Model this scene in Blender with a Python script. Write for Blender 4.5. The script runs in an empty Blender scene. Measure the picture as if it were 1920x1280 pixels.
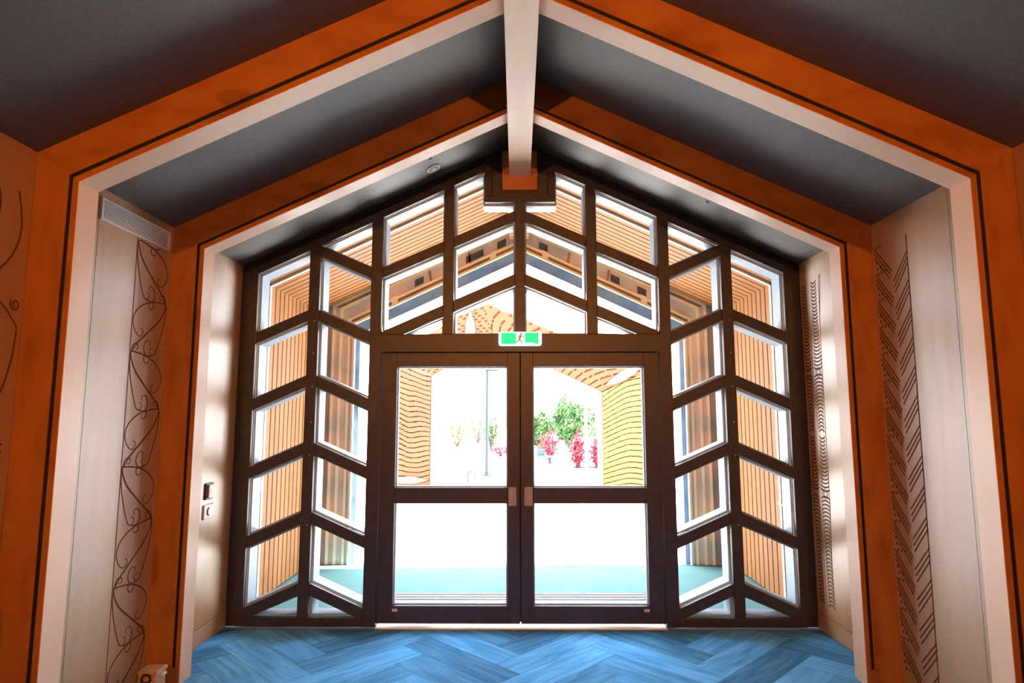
import bpy, bmesh, math, random
from mathutils import Vector, Matrix
random.seed(7)
S = bpy.context.scene
COL = S.collection
# ------------------------------------------------------------------ camera
F_PX, PITCH, YAW, ROLL = 1175.8, 0.1188, -0.0082, -0.0006
CAM = Vector((-0.024, -5.0, 1.594))
fw = Vector((math.sin(YAW)*math.cos(PITCH), math.cos(YAW)*math.cos(PITCH), math.sin(PITCH)))
rt = Vector((math.cos(YAW), -math.sin(YAW), 0)); up = rt.cross(fw)
r2 = math.cos(ROLL)*rt + math.sin(ROLL)*up
u2 = -math.sin(ROLL)*rt + math.cos(ROLL)*up
cd = bpy.data.cameras.new('camera'); cd.sensor_width = 36; cd.sensor_fit = 'HORIZONTAL'
cd.lens = F_PX*36/1920; cd.clip_start = 0.05; cd.clip_end = 500
cam = bpy.data.objects.new('camera', cd); COL.objects.link(cam)
m = Matrix((r2, u2, -fw)).transposed().to_4x4(); m.translation = CAM
cam.matrix_world = m
S.camera = cam
# ------------------------------------------------------------------ world, sun, exposure
W = bpy.data.worlds.new('world'); S.world = W; W.use_nodes = True
bg = W.node_tree.nodes['Background']
bg.inputs[0].default_value = (0.92, 0.955, 1.0, 1); bg.inputs[1].default_value = 4.4
sd = bpy.data.lights.new('sun', 'SUN'); sd.energy = 9.0; sd.angle = math.radians(0.6); sd.color = (1, .95, .88)
sun = bpy.data.objects.new('sun', sd); COL.objects.link(sun)
to_sun = Vector((0.62, 0.10, 0.78)).normalized()
sun.rotation_euler = to_sun.to_track_quat('Z', 'Y').to_euler(); sun.location = (6, 6, 12)
S.view_settings.view_transform = 'Standard'; S.view_settings.look = 'None'
S.view_settings.gamma = 1.0; S.view_settings.use_curve_mapping = False
S.view_settings.exposure = 1.87
WARM = (1.0, 0.31, 0.045)
SPOT_W = 142.0
# ------------------------------------------------------------------ helpers
def tag(o, label=None, cat=None, group=None, kind=None):
    if label: o['label'] = label
    if cat: o['category'] = cat
    if group: o['group'] = group
    if kind: o['kind'] = kind
    return o
def empty(name, loc, label=None, cat=None, group=None, kind=None):
    o = bpy.data.objects.new(name, None); COL.objects.link(o); o.location = loc
    o.empty_display_size = 0.1
    return tag(o, label, cat, group, kind)
class MB:
    def __init__(s): s.v = []; s.f = []
    def add(s, vs, fs):
        b = len(s.v); s.v += [tuple(p) for p in vs]; s.f += [tuple(b+i for i in f) for f in fs]; return s
    def box(s, x0, x1, y0, y1, z0, z1):
        if x0 > x1: x0, x1 = x1, x0
        if y0 > y1: y0, y1 = y1, y0
        if z0 > z1: z0, z1 = z1, z0
        return s.add([(x0,y0,z0),(x1,y0,z0),(x1,y1,z0),(x0,y1,z0),(x0,y0,z1),(x1,y0,z1),(x1,y1,z1),(x0,y1,z1)],
            [(0,3,2,1),(4,5,6,7),(0,1,5,4),(1,2,6,5),(2,3,7,6),(3,0,4,7)])
    def prism(s, a, b):
        """loop a (list of 3d) to loop b, closed with caps"""
        n = len(a)
        return s.add(list(a)+list(b), [tuple(range(n))[::-1], tuple(range(n, 2*n))] +
                     [(i, (i+1) % n, n+(i+1) % n, n+i) for i in range(n)])
    def xz(s, poly, y0, y1): return s.prism([(x,y0,z) for x,z in poly], [(x,y1,z) for x,z in poly])
    def yz(s, poly, x0, x1): return s.prism([(x0,y,z) for y,z in poly], [(x1,y,z) for y,z in poly])
    def xy(s, poly, z0, z1): return s.prism([(x,y,z0) for x,y in poly], [(x,y,z1) for x,y in poly])
    def ring(s, outer, inner, y0, y1):
        """frame in xz between two loops of equal length"""
        n = len(outer)
        vs = [(x,y0,z) for x,z in outer]+[(x,y0,z) for x,z in inner]+[(x,y1,z) for x,z in outer]+[(x,y1,z) for x,z in inner]
        fs = []
        for i in range(n):
            j = (i+1) % n
            fs += [(i,j,n+j,n+i),(2*n+i,3*n+i,3*n+j,2*n+j),(i,2*n+i,2*n+j,j),(n+i,n+j,3*n+j,3*n+i)]
        return s.add(vs, fs)
    def cyl(s, p, q, r, n=16, r1=None):
        p, q = Vector(p), Vector(q); d = (q-p).normalized(); r1 = r if r1 is None else r1
        a = d.orthogonal().normalized(); b = d.cross(a)
        A = [p+(a*math.cos(t)+b*math.sin(t))*r for t in [2*math.pi*i/n for i in range(n)]]
        B = [q+(a*math.cos(t)+b*math.sin(t))*r1 for t in [2*math.pi*i/n for i in range(n)]]
        return s.prism(A, B)
    def tube(s, pts, r, n=8):
        pts = [Vector(p) for p in pts]; rings = []
        a = None
        for i, p in enumerate(pts):
            d = (pts[min(i+1, len(pts)-1)]-pts[max(i-1, 0)]).normalized()
            a = d.orthogonal().normalized() if a is None else (a-d*a.dot(d)).normalized()
            b = d.cross(a)
            rings.append([p+(a*math.cos(2*math.pi*k/n)+b*math.sin(2*math.pi*k/n))*r for k in range(n)])
        vs = [v for rg in rings for v in rg]; fs = []
        for i in range(len(pts)-1):
            for k in range(n):
                fs.append((i*n+k, i*n+(k+1) % n, (i+1)*n+(k+1) % n, (i+1)*n+k))
        fs += [tuple(range(n))[::-1], tuple((len(pts)-1)*n+k for k in range(n))]
        return s.add(vs, fs)
    def build(s, name, mat, parent=None, bevel=0, smooth=False, loc=None, label=None, cat=None, group=None, kind=None):
        base = Vector(loc) if loc is not None else (Vector(parent['base']) if parent is not None and 'base' in parent else Vector((0,0,0)))
        me = bpy.data.meshes.new(name)
        me.from_pydata([(Vector(p)-base) for p in s.v], [], s.f); 
        bm = bmesh.new(); bm.from_mesh(me); bmesh.ops.recalc_face_normals(bm, faces=bm.faces); bm.to_mesh(me); bm.free()
        if isinstance(mat, (list, tuple)):
            for q in mat: me.materials.append(q)
        else: me.materials.append(mat)
        if smooth:
            for p in me.polygons: p.use_smooth = True
        o = bpy.data.objects.new(name, me); COL.objects.link(o)
        if parent is None: o.location = base
        else: o.parent = parent
        if bevel:
            md = o.modifiers.new('bevel', 'BEVEL'); md.width = bevel; md.segments = 2; md.limit_method = 'ANGLE'; md.angle_limit = math.radians(40)
        return tag(o, label, cat, group, kind)
def root(name, loc, label=None, cat=None, group=None, kind=None):
    o = empty(name, loc, label, cat, group, kind); o['base'] = loc; return o
def part_of(o, base): o['base'] = base; return o
def clip(poly, a, b, c):
    """keep a*x+b*y<=c"""
    out = []
    for i in range(len(poly)):
        p, q = poly[i], poly[(i+1) % len(poly)]
        dp, dq = a*p[0]+b*p[1]-c, a*q[0]+b*q[1]-c
        if dp <= 1e-9: out.append(p)
        if (dp < -1e-9 and dq > 1e-9) or (dp > 1e-9 and dq < -1e-9):
            t = dp/(dp-dq); out.append((p[0]+t*(q[0]-p[0]), p[1]+t*(q[1]-p[1])))
    return out
def area(p): return abs(sum(p[i][0]*p[(i+1) % len(p)][1]-p[(i+1) % len(p)][0]*p[i][1] for i in range(len(p))))/2 if len(p) > 2 else 0
def inset(poly, d):
    """inset a convex or simple polygon by d (same vertex count)"""
    n = len(poly); sgn = sum(poly[i][0]*poly[(i+1) % n][1]-poly[(i+1) % n][0]*poly[i][1] for i in range(n))
    sgn = 1 if sgn > 0 else -1; out = []
    for i in range(n):
        p0, p1, p2 = Vector(poly[i-1]), Vector(poly[i]), Vector(poly[(i+1) % n])
        e1, e2 = (p1-p0).normalized(), (p2-p1).normalized()
        n1, n2 = Vector((-e1.y, e1.x))*sgn, Vector((-e2.y, e2.x))*sgn
        b = n1+n2; b = b/max(0.12, b.length_squared)*2*d*0.5*2 if False else b*(d/max(0.25, 1+n1.dot(n2)))
        q = p1+b; out.append((q.x, q.y))
    return out
def spline(pts, n=8):
    """Catmull-Rom through 2d points"""
    P = [pts[0]]+list(pts)+[pts[-1]]; out = []
    for i in range(1, len(P)-2):
        p0, p1, p2, p3 = P[i-1], P[i], P[i+1], P[i+2]
        for k in range(n):
            t = k/n
            out.append(tuple(0.5*((2*p1[j])+(-p0[j]+p2[j])*t+(2*p0[j]-5*p1[j]+4*p2[j]-p3[j])*t*t+(-p0[j]+3*p1[j]-3*p2[j]+p3[j])*t**3) for j in (0, 1)))
    out.append(tuple(pts[-1])); return out
# ------------------------------------------------------------------ materials
def mat(name, col, rough=0.6, metal=0.0, spec=0.4, emit=None, es=1.0):
    M = bpy.data.materials.new(name); M.use_nodes = True
    b = M.node_tree.nodes['Principled BSDF']
    b.inputs['Base Color'].default_value = (*col, 1); b.inputs['Roughness'].default_value = rough
    b.inputs['Metallic'].default_value = metal; b.inputs['Specular IOR Level'].default_value = spec
    if emit: b.inputs['Emission Color'].default_value = (*emit, 1); b.inputs['Emission Strength'].default_value = es
    return M
def noisy(name, c1, c2, scale=(1,1,1), nscale=6, detail=6, rough=0.6, bump=0.0, spec=0.35, lo=.35, hi=.68, c3=None, dist=0.0, randcol=0.0, knots=0.0):
    M = mat(name, c1, rough, spec=spec); nt = M.node_tree; N = nt.nodes; L = nt.links
    b = N['Principled BSDF']
    tc = N.new('ShaderNodeTexCoord'); mp = N.new('ShaderNodeMapping'); mp.inputs['Scale'].default_value = scale
    nz = N.new('ShaderNodeTexNoise'); nz.inputs['Scale'].default_value = nscale; nz.inputs['Detail'].default_value = detail; nz.inputs['Distortion'].default_value = dist
    rp = N.new('ShaderNodeValToRGB'); rp.color_ramp.elements[0].position = lo; rp.color_ramp.elements[1].position = hi
    rp.color_ramp.elements[0].color = (*c1, 1); rp.color_ramp.elements[1].color = (*c2, 1)
    if c3:
        e = rp.color_ramp.elements.new((lo+hi)/2); e.color = (*c3, 1)
    L.new(tc.outputs['Object'], mp.inputs['Vector']); L.new(nz.outputs['Fac'], rp.inputs['Fac'])
    if randcol:
        oi = N.new('ShaderNodeObjectInfo'); ad = N.new('ShaderNodeVectorMath'); ad.operation = 'MULTIPLY_ADD'
        cx = N.new('ShaderNodeCombineXYZ')
        for k in range(3): L.new(oi.outputs['Random'], cx.inputs[k])
        L.new(cx.outputs[0], ad.inputs[0]); ad.inputs[1].default_value = (37, 23, 11)
        L.new(mp.outputs[0], ad.inputs[2]); L.new(ad.outputs[0], nz.inputs['Vector'])
        hs = N.new('ShaderNodeHueSaturation'); mr = N.new('ShaderNodeMapRange')
        mr.inputs['To Min'].default_value = 1-randcol; mr.inputs['To Max'].default_value = 1+randcol
        L.new(oi.outputs['Random'], mr.inputs['Value']); L.new(mr.outputs[0], hs.inputs['Value'])
        L.new(rp.outputs[0], hs.inputs['Color']); L.new(hs.outputs[0], b.inputs['Base Color'])
    else:
        L.new(mp.outputs[0], nz.inputs['Vector']); L.new(rp.outputs[0], b.inputs['Base Color'])
    if knots:
        n2 = N.new('ShaderNodeTexNoise'); n2.inputs['Scale'].default_value = 3.2; n2.inputs['Detail'].default_value = 1.0
        m2 = N.new('ShaderNodeMapRange'); m2.inputs['From Min'].default_value = .64; m2.inputs['From Max'].default_value = .69
        m2.inputs['To Min'].default_value = 1.0; m2.inputs['To Max'].default_value = 1-knots
        h2 = N.new('ShaderNodeHueSaturation'); L.new(mp.outputs[0], n2.inputs['Vector']); L.new(n2.outputs['Fac'], m2.inputs['Value'])
        L.new(m2.outputs[0], h2.inputs['Value']); L.new(rp.outputs[0], h2.inputs['Color']); L.new(h2.outputs[0], b.inputs['Base Color'])
    if bump:
        bp = N.new('ShaderNodeBump'); bp.inputs['Strength'].default_value = bump; bp.inputs['Distance'].default_value = 0.002
        L.new(nz.outputs['Fac'], bp.inputs['Height']); L.new(bp.outputs[0], b.inputs['Normal'])
    return M
def glass_mat():
    M = bpy.data.materials.new('clear_glass'); M.use_nodes = True; nt = M.node_tree; N = nt.nodes; L = nt.links
    for n in list(N): N.remove(n)
    o = N.new('ShaderNodeOutputMaterial'); t = N.new('ShaderNodeBsdfTransparent'); g = N.new('ShaderNodeBsdfGlossy')
    t.inputs[0].default_value = (.97, .985, .98, 1); g.inputs['Roughness'].default_value = 0.0
    f = N.new('ShaderNodeFresnel'); f.inputs['IOR'].default_value = 1.3
    mx = N.new('ShaderNodeMixShader')
    L.new(f.outputs[0], mx.inputs[0]); L.new(t.outputs[0], mx.inputs[1]); L.new(g.outputs[0], mx.inputs[2]); L.new(mx.outputs[0], o.inputs[0])
    return M
PLY = noisy('pale_plywood', (.54,.295,.125), (.46,.235,.09), (3,3,.35), 5, 7, .42, .03, lo=.25, hi=.8, c3=(.51,.27,.11), spec=1.0)
PLY.node_tree.nodes['Principled BSDF'].inputs['Coat Weight'].default_value = .55
PLY.node_tree.nodes['Principled BSDF'].inputs['Coat Roughness'].default_value = .40
LINING = noisy('pale_lining_board', (.80,.55,.40), (.75,.50,.34), (3,3,.4), 4, 5, .40, .02, lo=.3, hi=.75, spec=.5)
FACE = noisy('shade_toned_timber_face', (.36,.145,.036), (.21,.066,.014), (2.2,2.2,.7), 4, 8, .5, .06, lo=.28, hi=.74, c3=(.31,.115,.027), knots=.28)  # deep orange of the shaded frame fronts, put into the timber colour
FACER = noisy('shade_toned_timber_rafter', (.36,.145,.036), (.20,.060,.013), (.8,2.2,1.6), 4, 8, .5, .06, lo=.28, hi=.74, c3=(.31,.115,.027), knots=.28)  # rafter version, same shade tone in its colour
GAP = mat('black_shadow_gap', (.006,.004,.004), .8)
SEAM = mat('panel_seam', (.30,.20,.13), .8)
GROOVE = mat('burnt_carved_groove', (.16,.055,.015), .8)
GROOVE2 = mat('soft_carved_groove', (.25,.13,.055), .8)
ACOU = noisy('grey_acoustic_panel', (.058,.050,.046), (.088,.077,.069), (1,1,1), 90, 4, .58, .15, spec=1.0)
FRAME = noisy('dark_bronze_aluminium', (.030,.031,.046), (.040,.041,.058), (1,1,1), 14, 3, .42, 0, spec=.5)
FIN = mat('silver_outer_frame', (.22,.28,.35), .5, .0, .5)
GLASS = glass_mat()
CARPET = noisy('blue_grey_carpet', (.055,.24,.54), (.15,.50,.95), (9,1.0,1), 2.6, 8, .95, .3, spec=.05, lo=.28, hi=.74, c3=(.09,.35,.74), dist=.5, randcol=.42)
SUBF = mat('floor_slab', (.12,.16,.22), .9)
BEAMM = noisy('pale_ridge_beam', (.76,.54,.37), (.70,.48,.31), (3,.4,3), 4, 6, .38, .02, spec=.6)
BLOCK = noisy('orange_block', (.50,.20,.07), (.40,.14,.045), (2,2,1), 6, 6, .5, .04)
WHITE = mat('white_plastic', (.80,.80,.78), .4)
GREYM = mat('grey_metal', (.42,.40,.42), .5, .0)
VENT = mat('vent_grey', (.86,.85,.84), .35)
DARK = mat('dark_recess', (.012,.010,.010), .8)
BLACKP = mat('black_plastic', (.03,.022,.02), .4)
SLAT = noisy('cedar_slat', (.32,.135,.044), (.275,.112,.034), (2,2,2), 3, 4, .6, .0, lo=.3, hi=.75, randcol=.08, spec=.2)
SLATBACK = mat('slat_backing', (.05,.022,.010), .9)
BOARDM = noisy('porch_board', (.27,.145,.062), (.235,.12,.05), (3,3,.5), 5, 5, .5, .0)
TRIM = mat('cream_trim', (.72,.66,.54), .5)
GOLD = mat('gold_timber_strip', (.98,.92,.64), .4)
BROWN = mat('brown_infill', (.36,.20,.10), .7)
GREYP = noisy('grey_cement_panel', (.66,.63,.60), (.72,.69,.65), (1,1,1), 7, 4, .8)
DGREY = mat('dark_grey_jamb', (.09,.085,.09), .7)
DSQ = mat('charcoal_square', (.075,.085,.09), .6)
BLUEG = noisy('blue_grey_band', (.15,.27,.50), (.24,.38,.62), (1,1,1), 5, 5, .5)
TILE = noisy('pale_porch_tile', (.095,.22,.235), (.118,.25,.265), (1,1,1), 3, 4, .85, spec=.1)
MATM = noisy('ribbed_mat', (.075,.083,.115), (.095,.105,.135), (1,1,1), 30, 3, .8)
PAVE = noisy('pale_paving', (.66,.62,.60), (.74,.70,.68), (1,1,1), .8, 5, .9)
JOINT = mat('paving_joint', (.26,.22,.21), .9)
CARVE = noisy('carved_orange_timber', (.125,.044,.014), (.105,.036,.011), (1,1,1), 1.5, 5, .6)
CARVEY = noisy('carved_yellow_timber', (.13,.088,.021), (.115,.075,.017), (1,1,1), 1.5, 5, .6)
CREAM = mat('cream_inlay', (.20,.185,.085), .6)
LEAF = noisy('leaf_green', (.018,.06,.012), (.06,.13,.03), (1,1,1), 3, 3, .6)
LEAFP = noisy('leaf_pale', (.13,.16,.045), (.18,.20,.07), (1,1,1), 3, 3, .6)
FLOW = noisy('red_flower', (.20,.008,.020), (.30,.045,.075), (1,1,1), 6, 3, .6)
BARK = mat('bark', (.06,.04,.03), .9)
STEEL = mat('teal_steel', (.022,.038,.045), .6)
TROUGH = mat('trough_grey', (.10,.095,.10), .8)
GREEN = mat('exit_green', (.0,.50,.16), .5, emit=(.0,.86,.16), es=.55)
EXITW = mat('exit_white', (.82,.86,.84), .5, emit=(.8,.95,.88), es=.35)
EXITF = mat('exit_figure', (.40,.47,.43), .6)
# ------------------------------------------------------------------ main dimensions
HW, ZW, K = 2.26, 2.818, 0.467           # hall half width, wall height, roof slope
AP = ZW+K*HW                              # ceiling apex 3.873
YB = -9.0                                 # back wall
def zc(x): return AP-K*abs(x)
RIBS = [-2.218, -1.0446]                  # front faces
RT, RD = 0.208, 0.135                     # rib depth inwards, rib thickness
# ------------------------------------------------------------------ floor
fl = MB().box(-2.41, 2.41, YB-.15, .19, -.2, -.012).build('floor', SUBF, label='herringbone floor of blue-grey carpet planks in front of the doors', cat='floor', kind='structure')
PL, PW = .924, .231
o0 = (-.008, -.877); c45 = math.sqrt(.5)
def uv(u, v): return (o0[0]+(u-v)*c45, o0[1]+(u+v)*c45)
g = .0014
for a in range(-60, 40):
    for b in range(-4, 5):
        for orient in (0, 1):
            ou, ov = (a+4*b)*PW, (a-4*b)*PW
            if orient == 0: q = [(g, g), (PL-g, g), (PL-g, PW-g), (g, PW-g)]
            else: q = [(g, PW+g), (PW-g, PW+g), (PW-g, PW+PL-g), (g, PW+PL-g)]
            P = [uv(ou+x, ov+y) for x, y in q]
            for hp in ((1,0,HW-.006), (-1,0,HW-.006), (0,1,-.055), (0,-1,5.8)): 
                P = clip(P, *hp)
                if len(P) < 3: break
            if len(P) < 3 or area(P) < 2e-4: continue
            cx = sum(p[0] for p in P)/len(P); cy = sum(p[1] for p in P)/len(P)
            ang = math.pi/4 if orient == 0 else -math.pi/4   # plank length along local Y
            ca, sa = math.cos(ang-math.pi/2), math.sin(ang-math.pi/2)
            loc = [((x-cx)*ca+(y-cy)*sa, -(x-cx)*sa+(y-cy)*ca) for x, y in P]
            o = MB().xy(loc, -.012, 0).build('carpet_plank', CARPET, fl)
            o.location = (cx, cy, 0); o.rotation_euler[2] = ang-math.pi/2
# ------------------------------------------------------------------ walls, ceiling
def struct(name, label, cat, mb, mt): return mb.build(name, mt, label=label, cat=cat, kind='structure')
wl = struct('wall_left', 'left wall of the hall, lined with pale carved plywood', 'wall', MB().box(-2.42, -HW-.012, YB, .19, 0, ZW+.02), SUBF)
wr = struct('wall_right', 'right wall of the hall, lined with pale carved plywood', 'wall', MB().box(HW+.012, 2.42, YB, .19, 0, ZW+.02), SUBF)
struct('wall_back', 'plywood end wall of the hall behind the viewer', 'wall', MB().xz([(-2.42,0),(2.42,0),(2.42,ZW-.05),(0,AP+.05),(-2.42,ZW-.05)], YB-.15, YB), PLY)
ce = struct('ceiling', 'dark grey pitched ceiling of acoustic panels between the portal frames', 'ceiling',
    MB().xz([(-2.44,zc(2.44)+.02),(0,AP+.02),(2.44,zc(2.44)+.02),(2.44,zc(2.44)+.22),(0,AP+.22),(-2.44,zc(2.44)+.22)], YB-.15, 2.30), DGREY)
bays = [(YB+.01, -3.4), (-3.397, RIBS[0]), (RIBS[0]+RD, RIBS[1]), (RIBS[1]+RD, -.004)]
for i, (y0, y1) in enumerate(bays):
    for s in (-1, 1):
        MB().xz([(0,AP),(s*(HW+.01),zc(HW+.01)),(s*(HW+.01),zc(HW+.01)+.019),(0,AP+.019)], y0, y1).build('acoustic_panel', ACOU, ce)
panels = {}
def wall_panel(s, y0, y1, z0=.0, z1=None, mt=PLY):
    p = MB().box(s*HW, s*(HW+.0115), y0+.001, y1-.001, z0, ZW+.004 if z1 is None else z1).build('wall_panel', mt, wl if s < 0 else wr)
    return p
SB = -1.765
for s in (-1, 1):
    wall_panel(s, YB+.01, -3.4); panels[s, 1] = wall_panel(s, -3.397, RIBS[0])
    wall_panel(s, RIBS[0]+RD, SB-.0006); panels[s, 2] = wall_panel(s, SB+.0006, RIBS[1])
    panels[s, 3] = wall_panel(s, RIBS[1]+RD, -.004, .125)
    n = 'left' if s < 0 else 'right'
    MB().box(s*(HW-.003), s*(HW+.0112), RIBS[1]+RD+.002, -.004, 0.001, .121).build('baseboard_'+n, PLY, label='low plywood skirting board at the foot of the %s wall beside the glazing' % n, cat='baseboard', kind='structure')
# ------------------------------------------------------------------ portal frames
def portal(y, label):
    R = root('portal_frame', (0, y, 0), label, 'portal frame', 'timber portal frames of the hall')
    y1 = y+RD
    hi = HW-RT                                     # inner half width
    def zo(x, off): return AP-off-K*abs(x)          # line parallel to the ceiling
    VOFF = AP-(2.6743+K*hi)                         # vertical drop of the rafter
    sl = 1.0
    def poly_post(a, b, va, vb, s):
        # between distances a..b measured in from the wall; va, vb the matching drops below the ceiling
        return [(s*(HW-a), 0), (s*(HW-b), 0), (s*(HW-b), zo(HW-b, vb)), (s*(HW-a), zo(HW-a, va))]
    def poly_raft(a, b, va, vb, s):
        return [(0, zo(0, va)), (0, zo(0, vb)), (s*(HW-b), zo(HW-b, vb)), (s*(HW-a), zo(HW-a, va))]
    def drop(d): return VOFF*d/RT
    d1, d2, d3 = RT-.049, RT-.030, RT-.003          # groove start, groove end, lining
    for s in (-1, 1):
        e = .0005
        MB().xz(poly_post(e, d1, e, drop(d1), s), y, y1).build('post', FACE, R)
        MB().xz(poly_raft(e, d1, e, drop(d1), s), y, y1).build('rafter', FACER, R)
        MB().xz(poly_post(d1, d2, drop(d1), drop(d2), s), y+.005, y1-.001).build('shadow_gap', GAP, R)
        MB().xz(poly_raft(d1, d2, drop(d1), drop(d2), s), y+.005, y1-.001).build('shadow_gap', GAP, R)
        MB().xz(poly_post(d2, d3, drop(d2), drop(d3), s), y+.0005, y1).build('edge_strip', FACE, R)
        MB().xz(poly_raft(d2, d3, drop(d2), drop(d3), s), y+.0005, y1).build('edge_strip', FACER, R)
        MB().xz(poly_post(d3, RT, drop(d3), VOFF, s), y+.001, y1).build('lining_board', LINING, R)
        MB().xz(poly_raft(d3, RT, drop(d3), VOFF, s), y+.001, y1).build('lining_board', LINING, R)
        if y > -2:                                   # solid foot where the black groove stops short of the floor
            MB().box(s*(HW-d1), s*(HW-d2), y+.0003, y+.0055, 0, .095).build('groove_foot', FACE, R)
    return R
portal(RIBS[0], 'nearer and larger timber portal frame, fronts toned orange for shade, with a thin black line')
portal(RIBS[1], 'farther timber portal frame with fronts toned orange for shade, the one next to the glazed doors')
# ------------------------------------------------------------------ ridge beam
MB().box(-.0855, .0855, YB+.01, -.062, 3.545, AP-.012).build('ridge_beam', BEAMM, loc=(0,YB,3.545), bevel=.003,
    label='long pale timber ridge beam running along the peak of the ceiling', cat='beam')
MB().box(-.143, .143, -.060, -.004, 3.432, 3.763).build('beam_bearing_block', BLOCK, loc=(0,-.03,3.432), bevel=.003,
    label='square orange timber block carrying the end of the ridge beam', cat='timber block')
# ------------------------------------------------------------------ glazed screen
KB, BH = .44, .045
M1, M2, M3 = 1.67, 1.165, .58
mw = {M1: .043, M2: .045, M3: .040, 0: .040}
JI = 2.133
GT = 3.745                                          # glass top line apex
ZB, ZT0, ZT1 = .068, 2.105, 2.25
def gz(x): return GT-K*abs(x)
WIN = root('window_1', (0, 0, 0), 'gabled glazed screen of dark bronze bars in a chevron pattern around the doors', 'glazed screen', kind='structure')
YF, YG, YO = .0, .052, .205
def dark(name, poly, y0=YF, y1=YG, bevel=.004): return MB().xz(poly, y0, y1).build(name, FRAME, WIN, bevel=bevel)
for s in (-1, 1):
    X = lambda p: [(s*x, z) for x, z in p]
    dark('side_jamb', X([(JI,0),(2.187,0),(2.187,zc(2.187)+.010),(JI,zc(JI)+.010)]))
    dark('wall_trim', X([(2.187,0),(HW+.011,0),(HW+.011,zc(HW)+.01),(2.187,zc(2.187)+.01)]), .012, YG)
    dark('head_frame', X([(.292,gz(.292)),(JI,gz(JI)),(JI,gz(JI)+.072),(.292,gz(.292)+.072)]), -.004, YG)
    dark('head_trim', X([(.292,gz(.292)+.074),(JI,gz(JI)+.074),(JI,zc(JI)+.012),(.292,zc(.292)+.012)]), .010, YG)
    dark('mullion', X([(M1-.043,ZB),(M1+.043,ZB),(M1+.043,gz(M1+.043)),(M1-.043,gz(M1-.043))]), -.010)
    dark('door_jamb', X([(M2-.055,0),(M2+.045,0),(M2+.045,gz(M2+.045)),(M2-.045,gz(M2-.045)),(M2-.045,ZT1),(M2-.055,ZT1-.01)]), -.010)
    dark('mullion', X([(M3-.040,ZT1),(M3+.040,ZT1),(M3+.040,gz(M3+.04)),(M3-.040,gz(M3-.04))]), -.006)
    dark('bottom_rail', X([(M2+.045,0),(JI,0),(JI,ZB),(M2+.045,ZB)]), -.004)
dark('centre_mullion', [(-.04,ZT1),(.04,ZT1),(.04,3.345),(-.04,3.345)], -.006)
dark('transom', [(-(M2-.045),ZT0),(M2-.045,ZT0),(M2-.045,ZT1),(-(M2-.045),ZT1)], -.008)
# box panel behind the beam block
dark('box_border', [(-.29,3.345),(.29,3.345),(.29,3.395),(-.29,3.395)], -.012)
for s in (-1, 1):
    dark('box_border', [(s*.232,3.395),(s*.29,3.395),(s*.29,zc(.29)+.012),(s*.232,zc(.232)+.012)], -.012)
dark('box_panel', [(-.231,3.396),(.231,3.396),(.232,zc(.231)+.012),(0,AP+.012),(-.232,zc(.231)+.012)], -.002)
# columns: (x0, x1, centre line function, list of centre offsets, bottom)
cn = [2.425-.533*n for n in range(-1, 5)]
cols = [(M1+.043, JI, lambda x: -KB*(x-M1), cn[1:], ZB), (M2+.045, M1-.043, lambda x: -KB*(M1-x), cn, ZB),
        (M3+.04, M2-.045, lambda x: KB*(M2-x), [2.736, 2.203], ZT1), (.04, M3-.04, lambda x: KB*(M2-x), [2.736, 2.203], ZT1)]
def pane(poly):
    if area(poly) < .004: return
    n = len(poly); cx = sum(p[0] for p in poly)/n; cz = sum(p[1] for p in poly)/n
    MB().xz(poly, YG-.014, YG-.008).build('glass_pane', GLASS, WIN)
    ins = inset(poly, .014)
    MB().ring(poly, ins, YG+.001, YO).build('outer_frame', FIN, WIN)
def clean(poly):
    out = []
    for p in poly:
        if not out or (abs(p[0]-out[-1][0])+abs(p[1]-out[-1][1])) > .006: out.append(p)
    if len(out) > 1 and (abs(out[0][0]-out[-1][0])+abs(out[0][1]-out[-1][1])) < .006: out.pop()
    return out
LSHAPES = []
for ci, (x0, x1, fn, offs, zb) in enumerate(cols):
    for s in (-1, 1):
        k = fn(1.0)-fn(0.0)                          # slope of the bars in |x|
        def band(lo, hi):
            P = [(x0, lo[0]), (x1, lo[1]), (x1, hi[1]), (x0, hi[0])]
            P = clip(P, 0, -1, -zb); P = clip(P, K, 1, GT)
            return P
        es = [(c+fn(x0), c+fn(x1)) for c in offs]
        for e in es:
            P = clean(band((e[0]-BH, e[1]-BH), (e[0]+BH, e[1]+BH)))
            if len(P) > 2: dark('chevron_bar', [(s*x, z) for x, z in P])
        bounds = [(9, 9)]+es+[(-9, -9)]
        for j in range(len(bounds)-1):
            hi, lo = bounds[j], bounds[j+1]
            P = clean(band((lo[0]+BH, lo[1]+BH), (hi[0]-BH, hi[1]-BH)))
            if len(P) < 3: continue
            if ci == 3 and j == 0:                    # notched pane beside the beam box
                zl = lo[0]+BH, lo[1]+BH
                P = [(x0, zl[0]), (x1, zl[1]), (x1, gz(x1)), (.29, gz(.29)), (.29, 3.345), (x0, 3.345)]
            pane([(s*x, z) for x, z in P])
# small screws on the mullions
for s in (-1, 1):
    for z in (2.36, 1.83, 1.29, .76, 2.1, 1.55):
        MB().cyl((s*M1+.012, -.0125, z), (s*M1+.012, -.009, z), .006, 8).build('screw_head', GREYM, WIN)
MB().box(-1.105, 1.105, -.052, .21, -.012, .007).build('door_sill', mat('sill_aluminium', (.88,.90,.92), .3, .2), WIN, bevel=.002)
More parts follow.
